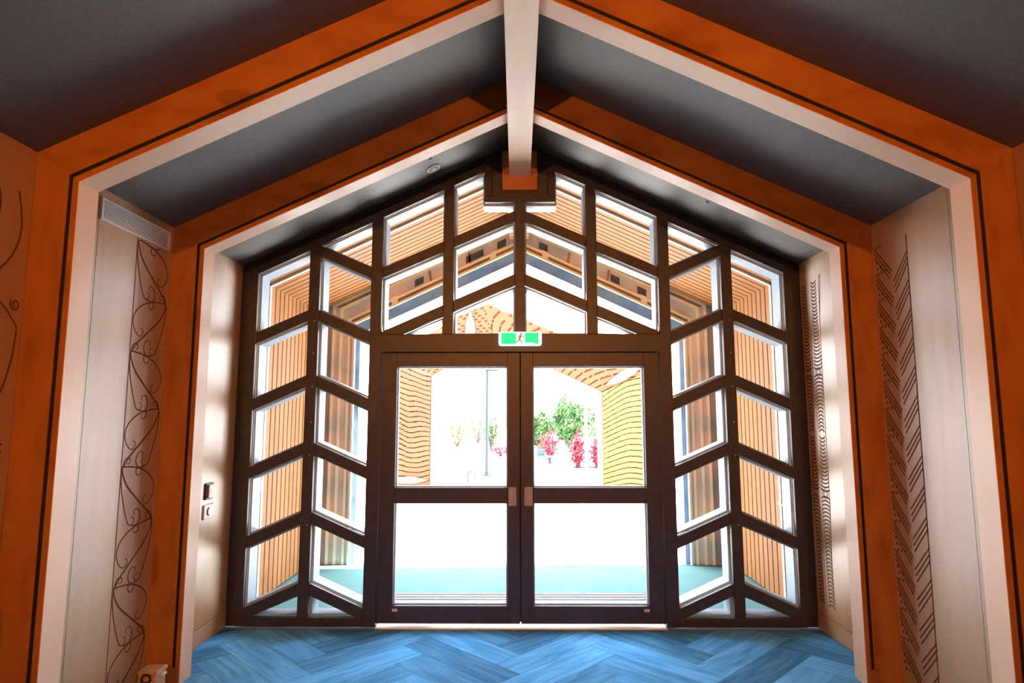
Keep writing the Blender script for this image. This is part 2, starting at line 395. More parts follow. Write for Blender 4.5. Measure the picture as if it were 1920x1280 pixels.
# ------------------------------------------------------------------ doors
for n, s in ((1, -1), (2, 1)):
    R = root('door_%d' % n, (s*.55, .02, 0), '%s leaf of the dark bronze glazed double door' % ('left' if s < 0 else 'right'), 'door', kind='structure')
    y0, y1 = .004, .050; xa, xb = .004, 1.108; ga, gb = .102, .985; zb, zt = .022, 2.101
    def bx(nm, a, b, z0, z1, mt=FRAME, ya=y0, yb=y1, bev=.003): return MB().box(s*a, s*b, ya, yb, z0, z1).build(nm, mt, R, bevel=bev)
    bx('meeting_stile', xa, ga, zb, zt); bx('hinge_stile', gb, xb, zb, zt)
    bx('top_rail', ga, gb, 1.990, zt); bx('door_stop', 0, xb, zt-.02, zt+.03, FRAME, .0515, .062, .001); bx('middle_rail', ga, gb, .923, 1.040); bx('bottom_rail', ga, gb, zb, .153)
    for z0, z1 in ((.153, .923), (1.040, 1.990)):
        bx('glass_pane', ga, gb, z0, z1, GLASS, .030, .036, 0)
        poly = [(s*ga, z0), (s*gb, z0), (s*gb, z1), (s*ga, z1)]
        MB().ring(poly, inset(poly, .010), y1-.006, y1+.030).build('outer_frame', FIN, R)
    if s < 0: bx('meeting_strip', -.012, .012, zb, zt, FRAME, .0515, .060, .001)
    hp = bx('handle_plate', .030, .094, .902, 1.047, GREYM, -.004, .0035, .002)
    hp['base'] = R['base']
    MB().box(s*.036, s*.050, -.030, -.0045, .905, 1.044).build('pull_bar', GREYM, hp, bevel=.004)
    bx('bottom_label', .945, .985, .112, .132, WHITE, .0015, .0038, 0)
    bx('label_mark', .955, .975, .118, .126, GREYM, .0008, .0014, 0)
# ------------------------------------------------------------------ exit sign
R = root('exit_sign', (0, -.04, 2.155), 'small green running-man exit sign mounted above the double doors', 'exit sign')
def rrect(x0, x1, z0, z1, r, n=4):
    out = []
    for cx, cz, a0 in ((x1-r, z0+r, -90), (x1-r, z1-r, 0), (x0+r, z1-r, 90), (x0+r, z0+r, 180)):
        for i in range(n+1):
            a = math.radians(a0+90*i/n); out.append((cx+r*math.cos(a), cz+r*math.sin(a)))
    return out
MB().xz(rrect(-.172, .172, 2.153, 2.264, .018), -.040, -.009).build('housing', EXITW, R)
MB().box(-.150, -.032, -.0425, -.0402, 2.166, 2.256).build('green_panel', GREEN, R)
MB().box(.038, .146, -.0425, -.0402, 2.166, 2.256).build('green_panel', GREEN, R)
MB().xz([(.075+.045*math.cos(a)*1.0, 2.1665+.011*math.sin(a)) for a in [math.pi*i/8 for i in range(9)]], -.0432, -.0426).build('white_mark', EXITW, R)
fig = root('figure', (0,0,0)); COL.objects.unlink(fig); bpy.data.objects.remove(fig)
fy0, fy1 = -.0424, -.0402
MB().xz([(.008+.008*math.cos(a), 2.246+.008*math.sin(a)) for a in [2*math.pi*i/12 for i in range(12)]], fy0, fy1).build('figure_head', EXITF, R)
def limb(pts, w):
    mb = MB()
    for (a, b) in zip(pts[:-1], pts[1:]):
        d = Vector((b[0]-a[0], b[1]-a[1])).normalized()*w/2; nx, nz = -d.y, d.x
        mb.xz([(a[0]+nx, a[1]+nz), (b[0]+nx, b[1]+nz), (b[0]-nx, b[1]-nz), (a[0]-nx, a[1]-nz)], fy0, fy1)
    return mb
limb([(.004, 2.236), (-.006, 2.203)], .013).build('figure_body', EXITF, R)
limb([(-.006, 2.203), (.010, 2.188), (.016, 2.170)], .007).build('figure_leg', EXITF, R)
limb([(-.006, 2.203), (-.016, 2.186), (-.034, 2.186)], .007).build('figure_leg', EXITF, R)
limb([(.004, 2.233), (.020, 2.222), (.028, 2.230)], .005).build('figure_arm', EXITF, R)
limb([(.002, 2.232), (-.016, 2.226), (-.022, 2.214)], .005).build('figure_arm', EXITF, R)
# ------------------------------------------------------------------ wall fittings
R = root('air_vent', (-HW, -1.43, 2.64), 'white louvred air vent high on the left wall above the scroll carving', 'air vent')
v0, v1, w0, w1 = -1.762, -1.095, 2.646, 2.766
MB().box(-HW, -HW+.002, v0+.01, v1-.01, w0+.008, w1-.008).build('dark_backing', DARK, R)
MB().box(-HW, -HW+.012, v0, v1, w1-.010, w1).build('frame_rail', VENT, R, bevel=.001); MB().box(-HW, -HW+.012, v0, v1, w0, w0+.010).build('frame_rail', VENT, R, bevel=.001)
MB().box(-HW, -HW+.012, v0, v0+.014, w0+.010, w1-.010).build('frame_stile', VENT, R); MB().box(-HW, -HW+.012, v1-.022, v1, w0+.010, w1-.010).build('frame_stile', VENT, R)
nl = 8
for i in range(nl):
    z = w0+.012+(w1-w0-.024)*(i+.5)/nl
    MB().yz([(v0+.0145, z-.003), (v1-.0225, z-.003), (v1-.0225, z+.003), (v0+.0145, z+.003)], -HW+.002, -HW+.011).build('louvre', VENT, R)
R = root('intercom', (-HW, -.385, 1.0), 'dark-framed intercom button panel on the left wall beside the glazing', 'intercom')
MB().box(-HW, -HW+.012, -.443, -.328, 1.0, 1.118).build('dark_surround', BLACKP, R, bevel=.006)
MB().box(-HW+.0122, -HW+.024, -.418, -.330, 1.010, 1.106).build('front_plate', LINING, R, bevel=.003)
MB().box(-HW+.0242, -HW+.026, -.392, -.372, 1.030, 1.086).build('button', WHITE, R, bevel=.001)
R = root('switch_plate', (-HW, -.375, .862), 'white switch plate with a dark round key switch below the intercom', 'switch')
MB().box(-HW, -HW+.010, -.449, -.302, .864, .966).build('plate', WHITE, R, bevel=.003)
arc = [( -.378+.026*math.cos(a), .915+.026*math.sin(a)) for a in [math.radians(100+160*i/10) for i in range(11)]]
MB().tube([(-HW+.0115, y, z) for y, z in arc], .005, 6).build('key_switch', BLACKP, R)
MB().box(HW-.010, HW-.0002, -.628, -.516, 1.019, 1.027).build('wall_clip', WHITE, loc=(HW,-.57,1.02), label='thin white clip on the right wall beside the rippled carving', cat='wall clip')
# ceiling fittings on the left slope
def on_slope(x, y, off): 
    n = Vector((-K if x > 0 else K, 0, -1)).normalized(); return Vector((x, y, zc(x)))+n*off, n
p, n = on_slope(-.688, -.216, .0006)
R = root('ceiling_speaker', tuple(p), 'round pale ceiling fitting on the left slope near the glazing', 'ceiling fitting')
MB().cyl(p, p+n*.006, .058, 28).build('rim', WHITE, R, smooth=False)
MB().cyl(p+n*.0062, p+n*.008, .046, 28).build('grille', noisy('grille_grey', (.34,.33,.30), (.42,.40,.37), (1,1,1), 60, 2), R)
MB().cyl(p+n*.0082, p+n*.013, .018, 20).build('centre_cap', WHITE, R)
p, n = on_slope(-.687, -.403, .0006)
MB().cyl(p, p+n*.012, .013, 14, .008).build('ceiling_sensor', WHITE, loc=tuple(p), label='tiny white ceiling sensor next to the round ceiling fitting', cat='sensor')
p, n = on_slope(1.42, -.384, .0006)
MB().cyl(p, p+n*.012, .013, 14, .008).build('ceiling_sensor', WHITE, loc=tuple(p), label='tiny white ceiling sensor alone on the right ceiling slope', cat='sensor')
# small timber bracket box low by the left wall
R = root('floor_box', (-2.08, -1.28, 0), 'small worn timber box standing low by the left wall at the portal foot', 'box')
WORN = noisy('worn_timber', (.38,.20,.10), (.52,.33,.20), (4,4,4), 9, 5, .5)
MB().box(-2.135, -2.035, -1.33, -1.23, 0.001, .165).build('body', WORN, R, bevel=.006)
MB().box(-2.140, -2.030, -1.335, -1.225, .1655, .185).build('lid', WORN, R, bevel=.004)
MB().tube([(-2.085+.025*math.cos(a), -1.345, .150+.022*math.sin(a)) for a in [2*math.pi*i/16 for i in range(17)]], .007, 6).build('ring_pull', BLACKP, R)
MB().box(-2.0285, -2.012, -1.30, -1.262, .150, .163).build('side_tab', LINING, R, bevel=.003)
# ------------------------------------------------------------------ carvings
def ribbon(pts, w, s, parent, name, mt=GROOVE, taper=False, t=.0011):
    """pts in (y, z) on the wall at |x| = HW"""
    n = len(pts); L, Rr = [], []
    for i in range(n):
        a, b = pts[max(i-1, 0)], pts[min(i+1, n-1)]
        d = Vector((b[0]-a[0], b[1]-a[1])); d = d.normalized() if d.length > 1e-9 else Vector((1, 0))
        ww = w*(1-.55*(i/(n-1)) if taper else 1)/2
        L.append((pts[i][0]-d.y*ww, pts[i][1]+d.x*ww)); Rr.append((pts[i][0]+d.y*ww, pts[i][1]-d.x*ww))
    x0, x1 = s*(HW-.0002), s*(HW-.0002-t)
    vs = [(x0, *p) for p in L]+[(x0, *p) for p in Rr]+[(x1, *p) for p in L]+[(x1, *p) for p in Rr]; fs = []
    for i in range(n-1):
        fs += [(2*n+i, 2*n+i+1, 3*n+i+1, 3*n+i), (i, 2*n+i, 2*n+i+1, i+1), (n+i, n+i+1, 3*n+i+1, 3*n+i)]
    return MB().add(vs, fs).build(name, mt, parent)
def spiral(c, r, a0, turns, n=18, shrink=.25, dirn=1):
    return [(c[0]+r*(1-(1-shrink)*i/n)*math.cos(a0+dirn*turns*2*math.pi*i/n), c[1]+r*(1-(1-shrink)*i/n)*math.sin(a0+dirn*turns*2*math.pi*i/n)) for i in range(n+1)]
# left bay 2: scroll carving
P = panels[-1, 2]; tag(P, 'pale plywood panel with a vertical band of carved scrolls')
ribbon([(-1.416, 2.643), (-1.418, 1.4), (-1.422, .002)], .007, -1, P, 'carved_border_line', GROOVE2)
yl, yr = -1.408, -1.085
strokes = [ # normalised: u across from the starting side, v downwards over one half period
 ('stem', [(0,-.02),(.015,.1),(.16,.33),(.50,.60),(.82,.83),(1,1.02)], .0105),
 ('branch', [(.03,0),(.30,.02),(.62,.09),(.90,.25),(1.0,.44),(.93,.62),(.80,.71),(.70,.68),(.68,.60),(.76,.56)], .0095),
 ('outer', [(-.02,.05),(0,.30),(.09,.62),(.24,.95),(.34,1.02),(.43,.98),(.42,.90),(.34,.90)], .0085),
 ('curl', [(.02,-.02),(.05,-.11),(.14,-.15),(.21,-.11),(.19,-.05),(.12,-.05)], .008),
 ('bud', [(.42,.04),(.40,.12),(.47,.18),(.55,.15),(.56,.08)], .008),
 ('centre', [(.34,1.02),(.52,1.04),(.62,.93),(.58,.80),(.48,.76),(.42,.80),(.45,.86)], .0085)]
H2 = .331
for i in range(-1, 8):
    zt = 2.303+H2-i*H2-.0 ; left = (i % 2 == 0)
    for nm, pts, w in strokes:
        q = []
        for u, v in pts:
            y = yl+(yr-yl)*u if left else yr-(yr-yl)*u
            q.append((y, zt-v*H2))
        q = spline(q, 6)
        q = [c for c in q if .01 < c[1] < 2.635]
        if len(q) > 4: ribbon(q, w, -1, P, 'carved_scroll', GROOVE, taper=(nm != 'stem'))
# left bay 1: larger scrolls, partly in view
P = panels[-1, 1]; tag(P, 'plywood panel with large carved scrolls nearest the viewer on the left')
big = [[(-2.75,2.70),(-2.55,2.68),(-2.42,2.60),(-2.395,2.47),(-2.45,2.34),(-2.60,2.24),(-2.75,2.22)], [(-2.30,2.60),(-2.27,2.45),(-2.30,2.32),(-2.40,2.20),(-2.60,2.08)],
       [(-2.50,2.20),(-2.36,2.10),(-2.28,2.03),(-2.245,1.985)], spiral((-2.265,2.09), .028, 2.6, 1.3, 20, .3), [(-2.245,1.98),(-2.26,1.84),(-2.31,1.68),(-2.42,1.52),(-2.6,1.42)],
       [(-2.70,1.95),(-2.5,1.98),(-2.36,2.03)], [(-2.75,1.2),(-2.5,1.12),(-2.36,.95),(-2.30,.75),(-2.36,.55),(-2.55,.45)], spiral((-2.40,.62), .07, .6, 1.4, 24, .25)]
for b_ in big: ribbon(spline(b_, 6) if len(b_) < 12 else b_, .009, -1, P, 'carved_scroll', GROOVE)
for i in range(5):
    for j in range(5):
        y, z = -2.270-.028*j, 1.475-.030*i
        MB().yz([(y+.005*math.cos(a), z+.005*math.sin(a)) for a in [2*math.pi*k/8 for k in range(8)]], -HW+.0001, -HW+.0014).build('carved_dot', GROOVE, P)
# right bay 2: diagonal bars and notches
P = panels[1, 2]; tag(P, 'pale plywood panel with carved rows of slanting triple lines')
ribbon([(-1.396, 2.655), (-1.392, 1.4), (-1.385, .002)], .008, 1, P, 'carved_border_line', GROOVE)
per = .1685
for i in range(-1, 16):
    z = 2.555-i*per
    for k in range(3):
        a = (-1.394, z-.034*k); b = (-1.250-.004*k, z-.150-.034*k)
        if a[1] < 2.64 and b[1] > .02: ribbon([a, b], .0085, 1, P, 'carved_slanting_line', GROOVE)
    for k in range(3):
        zz = 2.655-i*per
        a = (-1.066, zz-.030*k); b = (-1.238+.010*k, zz-.185-.022*k)
        if a[1] < 2.70 and b[1] > .02: ribbon([a, b], .0085, 1, P, 'carved_slanting_line', GROOVE)
    zz = 2.655-i*per-.075
    for r_ in range(3):
        for c_ in range(3-r_):
            y = -1.075-.040*c_-.006*r_; z2 = zz-.036*r_-.034*c_-.02
            if .03 < z2 < 2.66:
                MB().yz([(y, z2), (y-.024, z2+.006), (y-.010, z2-.018)], HW-.0002, HW-.0014).build('carved_notch', GROOVE, P)
# right bay 1
P = panels[1, 1]; tag(P, 'plywood panel with slanting carved lines nearest the viewer on the right')
for i in range(12):
    z = 2.45-i*.20
    for k in range(3): ribbon([(-2.262, z-.035*k), (-2.44, z-.17-.035*k)], .009, 1, P, 'carved_slanting_line', GROOVE)
# right bay 3: ripple scales
P = panels[1, 3]; tag(P, 'pale plywood panel with carved ripple scales beside the glazing')
def colc(which, z):          # column centre and half width along the height
    t = (2.65-z)/2.45
    far = -.070-.020*t; near = -.222-.045*math.sin(min(1, max(0, t))*math.pi*.9)*0
    return (far, .055) if which == 0 else (-.232, .066)
nodes = (1.926, 1.022)
for which in (0, 1):
    z = 2.63
    while z > .20:
        yc, hw = colc(which, z)
        dn = min(abs(z-nz_) for nz_ in nodes)
        hw *= .55+.45*max(0, 1-dn/.36)
        if dn > .036 :
            if z > nodes[0] or nodes[1] < z < 1.47: sg = -1
            else: sg = 1
            pts = [(yc+hw*math.cos(a), z+sg*.020*math.sin(a)) for a in [math.pi*i/8 for i in range(9)]]
            ribbon(pts, .0125, 1, P, 'carved_ripple', GROOVE)
        z -= .0275
    for nz_ in nodes:
        yc, hw = colc(which, nz_)
        for rr in (.036, .020): ribbon([(yc+rr*1.1*math.cos(a), nz_+rr*math.sin(a)) for a in [2*math.pi*i/18 for i in range(19)]], .006, 1, P, 'carved_ring', GROOVE2)
for ln in ([(-.318,2.655),(-.300,2.2),(-.292,1.6),(-.292,1.0),(-.270,.5),(-.285,.19)], [(-.318,2.655),(-.345,2.655)], [(-.345,2.655),(-.300,2.30)],
           [(-.115,2.33),(-.150,2.0),(-.112,1.50)], [(-.178,2.33),(-.146,2.0),(-.180,1.50)], [(-.140,.92),(-.150,.55),(-.16,.21)], [(-.165,.92),(-.185,.55),(-.20,.21)], [(-.20,.21),(-.16,.21)]):
    ribbon(spline(ln, 6), .006, 1, P, 'carved_border_line', GROOVE2)
# ------------------------------------------------------------------ porch outside the glass
YP0, YP1 = .225, 2.03
pl_ = struct('wall_porch_left', 'left side wall of the porch, faced with vertical cedar slats', 'porch wall', MB().box(-2.42, -HW-.05, .20, 2.29, -.05, zc(2.3)+.0), SLATBACK)
pr_ = struct('wall_porch_right', 'right side wall of the porch, faced with vertical cedar slats', 'porch wall', MB().box(HW+.05, 2.42, .20, 2.29, -.05, zc(2.3)+.0), SLATBACK)
pc_ = struct('ceiling_porch', 'pitched porch soffit of narrow cedar slats outside the glass', 'porch soffit',
    MB().xz([(-2.30,zc(2.30)-.001),(0,AP-.001),(2.30,zc(2.30)-.001),(2.30,zc(2.3)+.018),(0,AP+.018),(-2.30,zc(2.30)+.018)], YP0, YP1), SLATBACK)
SY0, PIT, SWD = .612, .108, .089
slat_w = MB().box(0, .035, -SWD/2, SWD/2, 0.0, ZW-.03)
ns = int((YP1-SY0)/PIT)
protos = {}
for s in (-1, 1):
    pw = pl_ if s < 0 else pr_
    mw_ = None; mc_ = None
    for i in range(ns):
        y = SY0+PIT*(i+.5)
        if mw_ is None:
            o = MB().box(s*(HW+.004), s*(HW+.046), -SWD/2, SWD/2, .02, ZW-.03).build('slat', SLAT, pw); mw_ = o.data
            o.location.y = y
            o = MB().xz([(s*.115,zc(.115)-.040),(s*(HW+.002),zc(HW)-.041),(s*(HW+.002),zc(HW)-.003),(s*.115,zc(.115)-.003)], -SWD/2, SWD/2).build('slat', SLAT, pc_); mc_ = o.data
            o.location.y = y
        else:
            for me, par in ((mw_, pw), (mc_, pc_)):
                o = bpy.data.objects.new('slat', me); COL.objects.link(o); o.parent = par; o.location.y = y
    # plain boards and the pale trim hoop near the glass
    for a, b in ((.225, .395), (.400, .566)):
        MB().box(s*(HW+.004), s*(HW+.046), a, b-.004, .02, ZW-.03).build('door_stile', BOARDM, pw)
        MB().xz([(0,AP-.030),(s*(HW+.002),zc(HW)-.030),(s*(HW+.002),zc(HW)-.003),(0,AP-.003)], a, b-.004).build('soffit_board', SLAT, pc_)
    MB().box(s*(HW-.004), s*(HW+.046), .564, .604, .02, ZW-.05).build('pale_trim', TRIM, pw)
    MB().xz([(s*.115,zc(.115)-.052),(s*(HW-.006),zc(HW)-.052),(s*(HW-.006),zc(HW)-.003),(s*.115,zc(.115)-.003)], .564, .604).build('pale_trim', TRIM, pc_)
# lever handle right, lock pull left
R = root('lever_handle', (HW, .42, .83), 'chrome lever handle on the slatted porch door seen through the right panes', 'door handle')
MB().cyl((HW+.003, .36, .845), (HW-.045, .36, .845), .012, 12).build('spindle', GREYM, R)
MB().tube([(HW-.045, .355, .845), (HW-.047, .42, .848), (HW-.045, .50, .846), (HW-.035, .54, .855)], .010, 8).build('lever', GREYM, R, smooth=True)
R = root('door_pull', (-HW, .49, .93), 'grey rectangular pull plate on the slatted porch door at left', 'door handle')
MB().box(-HW-.003, -HW+.010, .462, .528, .930, 1.085).build('plate', GREYM, R, bevel=.003)
MB().box(-HW+.0102, -HW+.030, .480, .505, .955, 1.060).build('pull', BLACKP, R, bevel=.004)
# slatted ridge box
R = root('ridge_box', (0, 1.3, 3.6), 'slatted cedar box along the porch ridge', 'ridge box')
MB().box(-.105, .105, .60, YP1-.03, 3.64, 3.80).build('core', SLATBACK, R)
for i in range(ns):
    y = SY0+PIT*(i+.5); MB().box(-.112, .112, y-SWD/2, y+SWD/2, 3.612, 3.639).build('slat', SLAT, R)
# outer portal
YQ = 2.055
R = root('outer_portal', (0, YQ, 0), 'grey outer porch portal edged with pairs of gold timber strips', 'outer portal')
LEGM = {'gold_strip': mat('pale_gold_strip', (.95,.90,.76), .5), 'brown_infill': noisy('warm_grey_infill', (.62,.57,.52), (.68,.62,.56), (1,1,1), 6, 3, .7)}
def band(name, mt, l0, l1, g0, g1, y0, y1):
    for s in (-1, 1):
        MB().xz([(s*(HW-l0),-.02),(s*(HW-l1),-.02),(s*(HW-l1),AP-g1-K*(HW-l1)),(s*(HW-l0),AP-g0-K*(HW-l0))], y0, y1).build(name+'_leg', LEGM.get(name, mt), R)
        MB().xz([(0,AP-g0),(s*(HW-l0),AP-g0-K*(HW-l0)),(s*(HW-l1),AP-g1-K*(HW-l1)),(0,AP-g1)], y0, y1).build(name+'_rake', mt, R)
band('dark_edge', mat('grey_jamb', (.36,.34,.35), .7), -.03, .14, -.0, .025, YQ, YQ+.22)
band('gold_strip', GOLD, .14, .170, .025, .060, YQ-.022, YQ+.2)
band('brown_infill', BROWN, .170, .225, .060, .100, YQ, YQ+.2)
band('gold_strip', GOLD, .225, .255, .100, .130, YQ-.022, YQ+.2)
band('grey_panel', GREYP, .255, .320, .130, .272, YQ+.004, YQ+.2)
band('gold_strip', GOLD, .320, .345, .272, .300, YQ-.022, YQ+.2)
band('brown_infill', BROWN, .345, .375, .300, .338, YQ, YQ+.2)
band('gold_strip', GOLD, .375, .398, .338, .365, YQ-.022, YQ+.2)
band('blue_band', BLUEG, .398, .445, .365, .49, YQ+.04, YQ+.2)
for s in (-1, 1):
    for x in (.78, 1.42, .30):
        z = AP-.285-K*x
        MB().xz([(s*(x-.035),z+.03+K*.035),(s*(x+.035),z+.03-K*.035),(s*(x+.035),z-.07-K*.035),(s*(x-.035),z-.07+K*.035)], YQ-.020, YQ-.001).build('gold_block', GOLD, R)
    for x in ((1.145, .56, .46, .20) if s < 0 else (.28, 1.10, 1.40)):
        z = AP-.205-K*x
        MB().xz([(s*(x-.05),z+.035+K*.05),(s*(x+.05),z+.035-K*.05),(s*(x+.05),z-.045-K*.05),(s*(x-.05),z-.045+K*.05)], YQ-.006, YQ+.003).build('dark_square', DSQ, R)
    for x in (.58, 1.03):
        z = AP-.135-K*x
        MB().xz([(s*(x-.012),z+K*.012),(s*(x+.012),z-K*.012),(s*(x+.012-.02),z-.13),(s*(x-.012-.02),z-.13+K*.02)], YQ-.006, YQ+.003).build('panel_batten', BROWN, R)
# porch floor, mat, paving
gr = struct('ground', 'bright sunlit pale paving outside the porch', 'paving', MB().box(-60, 60, .22, 90, -.12, -.03), PAVE)
for a, b in (((-1.9,3.6),(-.9,7.2)), ((.1,3.9),(.55,5.4)), ((-.2,5.5),(.35,7.4)), ((-6,7.9),(6,7.9)), ((-8,12.5),(9,12.7))):
    d = Vector((b[0]-a[0], b[1]-a[1])).normalized()*.012
    MB().xy([(a[0]-d.y,a[1]+d.x),(b[0]-d.y,b[1]+d.x),(b[0]+d.y,b[1]-d.x),(a[0]+d.y,a[1]-d.x)], -.031, -.0285).build('paving_joint', JOINT, gr)
MB().box(-2.30, 2.30, .222, 2.02, -.0295, -.006).build('porch_floor', TILE, label='pale turquoise porch floor just outside the doors', cat='porch floor', kind='structure')
MB().box(-2.30, 2.30, 2.022, 2.075, -.0295, -.004).build('edge_grating', mat('grating', (.10,.13,.15), .6), label='dark drain strip along the outer edge of the porch floor', cat='drain', kind='structure')
R = root('entrance_mat', (0, .6, -.006), 'ribbed grey entrance mat outside the doors', 'mat')
MB().box(-1.15, 1.15, .235, .94, -.0055, .000).build('mat_base', MATM, R)
for i in range(9):
    y = .27+i*.078; MB().box(-1.13, 1.13, y, y+.018, .0004, .004).build('mat_rib', TRIM, R)
# ------------------------------------------------------------------ carved gateway
YG2 = 9.6
R = root('carved_gateway', (0, YG2, -.03), 'tall carved orange timber gateway standing across the paved forecourt', 'gateway')
def carved(name, q, depth, mt, nx, nz, wave, parent):
    """q: four xz corners (bl, br, tr, tl); front face rippled"""
    vs, fs = [], []
    for j in range(nz+1):
        for i in range(nx+1):
            s_, t_ = i/nx, j/nz
            x = (q[0][0]*(1-s_)+q[1][0]*s_)*(1-t_)+(q[3][0]*(1-s_)+q[2][0]*s_)*t_
            z = (q[0][1]*(1-s_)+q[1][1]*s_)*(1-t_)+(q[3][1]*(1-s_)+q[2][1]*s_)*t_
            vs.append((x, YG2-wave(s_, t_), z))
    for j in range(nz):
        for i in range(nx):
            a = j*(nx+1)+i; fs.append((a, a+1, a+nx+2, a+nx+1))
    mb = MB().add(vs, fs)
    mb.xz(q, YG2+.001, YG2+depth)
    return mb.build(name, mt, parent)
def groove(p): p = p % 1.0; return -.09 if p < .10 else .0
carved('left_post', [(-3.05,-.03),(-2.02,-.03),(-2.02,2.53),(-2.95,2.95)], 1.0, CARVE, 24, 300, lambda s_, t_: .12+.7*groove(t_*24-(abs(s_-.5)*1.5)+.2*math.sin(s_*9+t_*7)), R)
carved('right_post', [(1.94,-.03),(3.1,-.03),(3.0,2.63),(1.94,2.15)], 1.0, CARVEY, 24, 300, lambda s_, t_: .12+.7*groove(t_*20+1.6*abs(s_-.5)**1.4*1.6+.15*math.sin(t_*9)), R)
carved('left_rafter', [(-2.95,2.96),(-2.02,2.54),(-.56,3.34),(-.83,4.26)], 1.0, CARVE, 30, 40, lambda s_, t_: .12+.5*groove(s_*9+t_*5), R)
carved('right_rafter', [(1.94,2.16),(3.0,2.64),(-.83,4.26),(-.56,3.34)], 1.0, CARVE, 24, 120, lambda s_, t_: .12+.5*groove(t_*16+2*s_*s_), R)
def lens(a, b, w, name, mt=CREAM):
    a, b = Vector(a), Vector(b); d = b-a; nn = Vector((-d.y, d.x)).normalized()
    L = [a+d*t+nn*w*math.sin(math.pi*t) for t in [i/12 for i in range(13)]]; Q = [a+d*t-nn*w*math.sin(math.pi*t) for t in [i/12 for i in range(12, -1, -1)]][1:-1]
    MB().xz([(p.x, p.y) for p in L+Q], YG2-.17, YG2-.12).build(name, mt, R)
lens((1.98, 2.28), (2.92, 2.80), .10, 'cream_inlay'); lens((-1.10, 3.1), (-1.12, 4.06), .11, 'cream_inlay'); lens((-2.95,.16), (-2.05,.16), .08, 'cream_inlay')
# ------------------------------------------------------------------ forecourt planting and fittings
def leafy(name, c, r, n, sz, mt, parent):
    mb = MB(); rnd = random.Random(int(c[0]*10)+int(c[1])*7+91)
    for i in range(n):
        while True:
            d = Vector((rnd.uniform(-1,1), rnd.uniform(-1,1), rnd.uniform(-1,1)))
            if .25 < d.length < 1: break
        k = 1+.22*math.sin(d.x*7+c[0])+.18*math.sin(d.z*9+d.y*5)
        p = Vector((c[0]+d.x*r[0]*k, c[1]+d.y*r[1]*k, max(.02, c[2]+d.z*r[2]*k)))
        a = Vector((rnd.gauss(0,1), rnd.gauss(0,1), rnd.gauss(0,1))).normalized(); b = a.orthogonal().normalized(); e = a.cross(b)
        w = sz*rnd.uniform(.6, 1.3)
        mb.add([p-b*w, p+e*w*.55, p+b*w, p-e*w*.55], [(0,1,2,3)])
    return mb.build(name, mt, parent, kind='stuff')
def shrub(name, label, cat, x, y, w, h, mt, n, sz, trunk=.3, group=None):
    R = root(name, (x, y, -.03), label, cat, group)
    b = MB()
    for k in range(4):
        a = k*1.7; b.tube([(x+.03*math.cos(a), y+.03*math.sin(a), -.03), (x+w*.12*math.cos(a), y+w*.12*math.sin(a), trunk*h), (x+w*.28*math.cos(a), y+w*.2*math.sin(a), h*.75)], .02+.012*h, 6)
    b.build('stem', BARK, R)
    leafy('foliage', (x, y, h*.55), (w/2, w/2, h*.45), n, sz, mt, R); return R
def wx(px, d): return (px-970)/1175.8*d
shrub('leafy_tree', 'rounded green tree seen through the right door pane', 'tree', wx(1066, 32.5), 27.5, 2.3, 2.35, LEAF, 3200, .10)
shrub('leafy_tree', 'lower green shrub at the left edge of the right door pane', 'tree', wx(1012, 27.5), 22.5, 1.2, 1.65, LEAF, 2000, .09)
shrub('leafy_tree', 'thin dark green tree behind the lamp post', 'tree', wx(921, 30), 25, .8, 1.6, LEAF, 500, .07)
shrub('leafy_tree', 'pale yellow-green bush far off through the left door pane', 'tree', wx(858, 34), 29, 1.5, 1.5, LEAFP, 500, .08)
shrub('leafy_tree', 'pale bush just left of the lamp post', 'tree', wx(897, 39), 34, 1.5, 1.7, LEAFP, 400, .08)
shrub('flowering_bush', 'red flowering bush in the grey trough beside the right gateway post', 'bush', wx(1081, 18.8), 13.85, .44, 1.05, FLOW, 1100, .05)
shrub('flowering_bush', 'second red flowering bush, closest to the right gateway post', 'bush', wx(1116, 18.8), 13.80, .38, .90, FLOW, 800, .05)
shrub('flowering_bush', 'small pink-red bush in front of the green shrub', 'bush', wx(1030, 22), 17, .75, 1.05, FLOW, 600, .06)
shrub('flowering_bush', 'low red flower bed right of the lamp post', 'bush', wx(938, 26), 21, .9, .42, FLOW, 260, .06)
x = wx(1101, 18.7)
R = root('planter_trough', (x, 13.6, -.03), 'long grey planter trough holding the red bushes', 'planter')
MB().box(x-.52, x+.52, 13.42, 13.50, -.03, .10).build('front_wall', TROUGH, R); MB().box(x-.52, x+.52, 14.2, 14.28, -.03, .10).build('rear_wall', TROUGH, R)
MB().box(x-.52, x-.44, 13.501, 14.199, -.03, .10).build('end_wall', TROUGH, R); MB().box(x+.44, x+.52, 13.501, 14.199, -.03, .10).build('end_wall', TROUGH, R)
x = wx(1096, 17.6)
R = root('white_post', (x, 12.6, -.03), 'slim white post in front of the red bushes', 'post')
MB().cyl((x, 12.6, -.028), (x, 12.6, .02), .09, 16).build('base_plate', WHITE, R); MB().cyl((x, 12.6, .021), (x, 12.6, 1.75), .045, 14).build('shaft', WHITE, R); MB().cyl((x, 12.6, 1.751), (x, 12.6, 1.80), .055, 14, .02).build('cap', WHITE, R)
x = wx(1050, 19)
R = root('bollard', (x, 14, -.03), 'short white bollard beside the red bushes', 'bollard')
MB().cyl((x, 14, -.028), (x, 14, .80), .10, 18).build('shaft', WHITE, R); MB().cyl((x, 14, .801), (x, 14, .87), .10, 18, .05).build('cap', WHITE, R)
x = wx(912, 17.5)
R = root('lamp_post', (x, 12.5, -.03), 'thin dark lamp post outside the left door pane', 'lamp post')
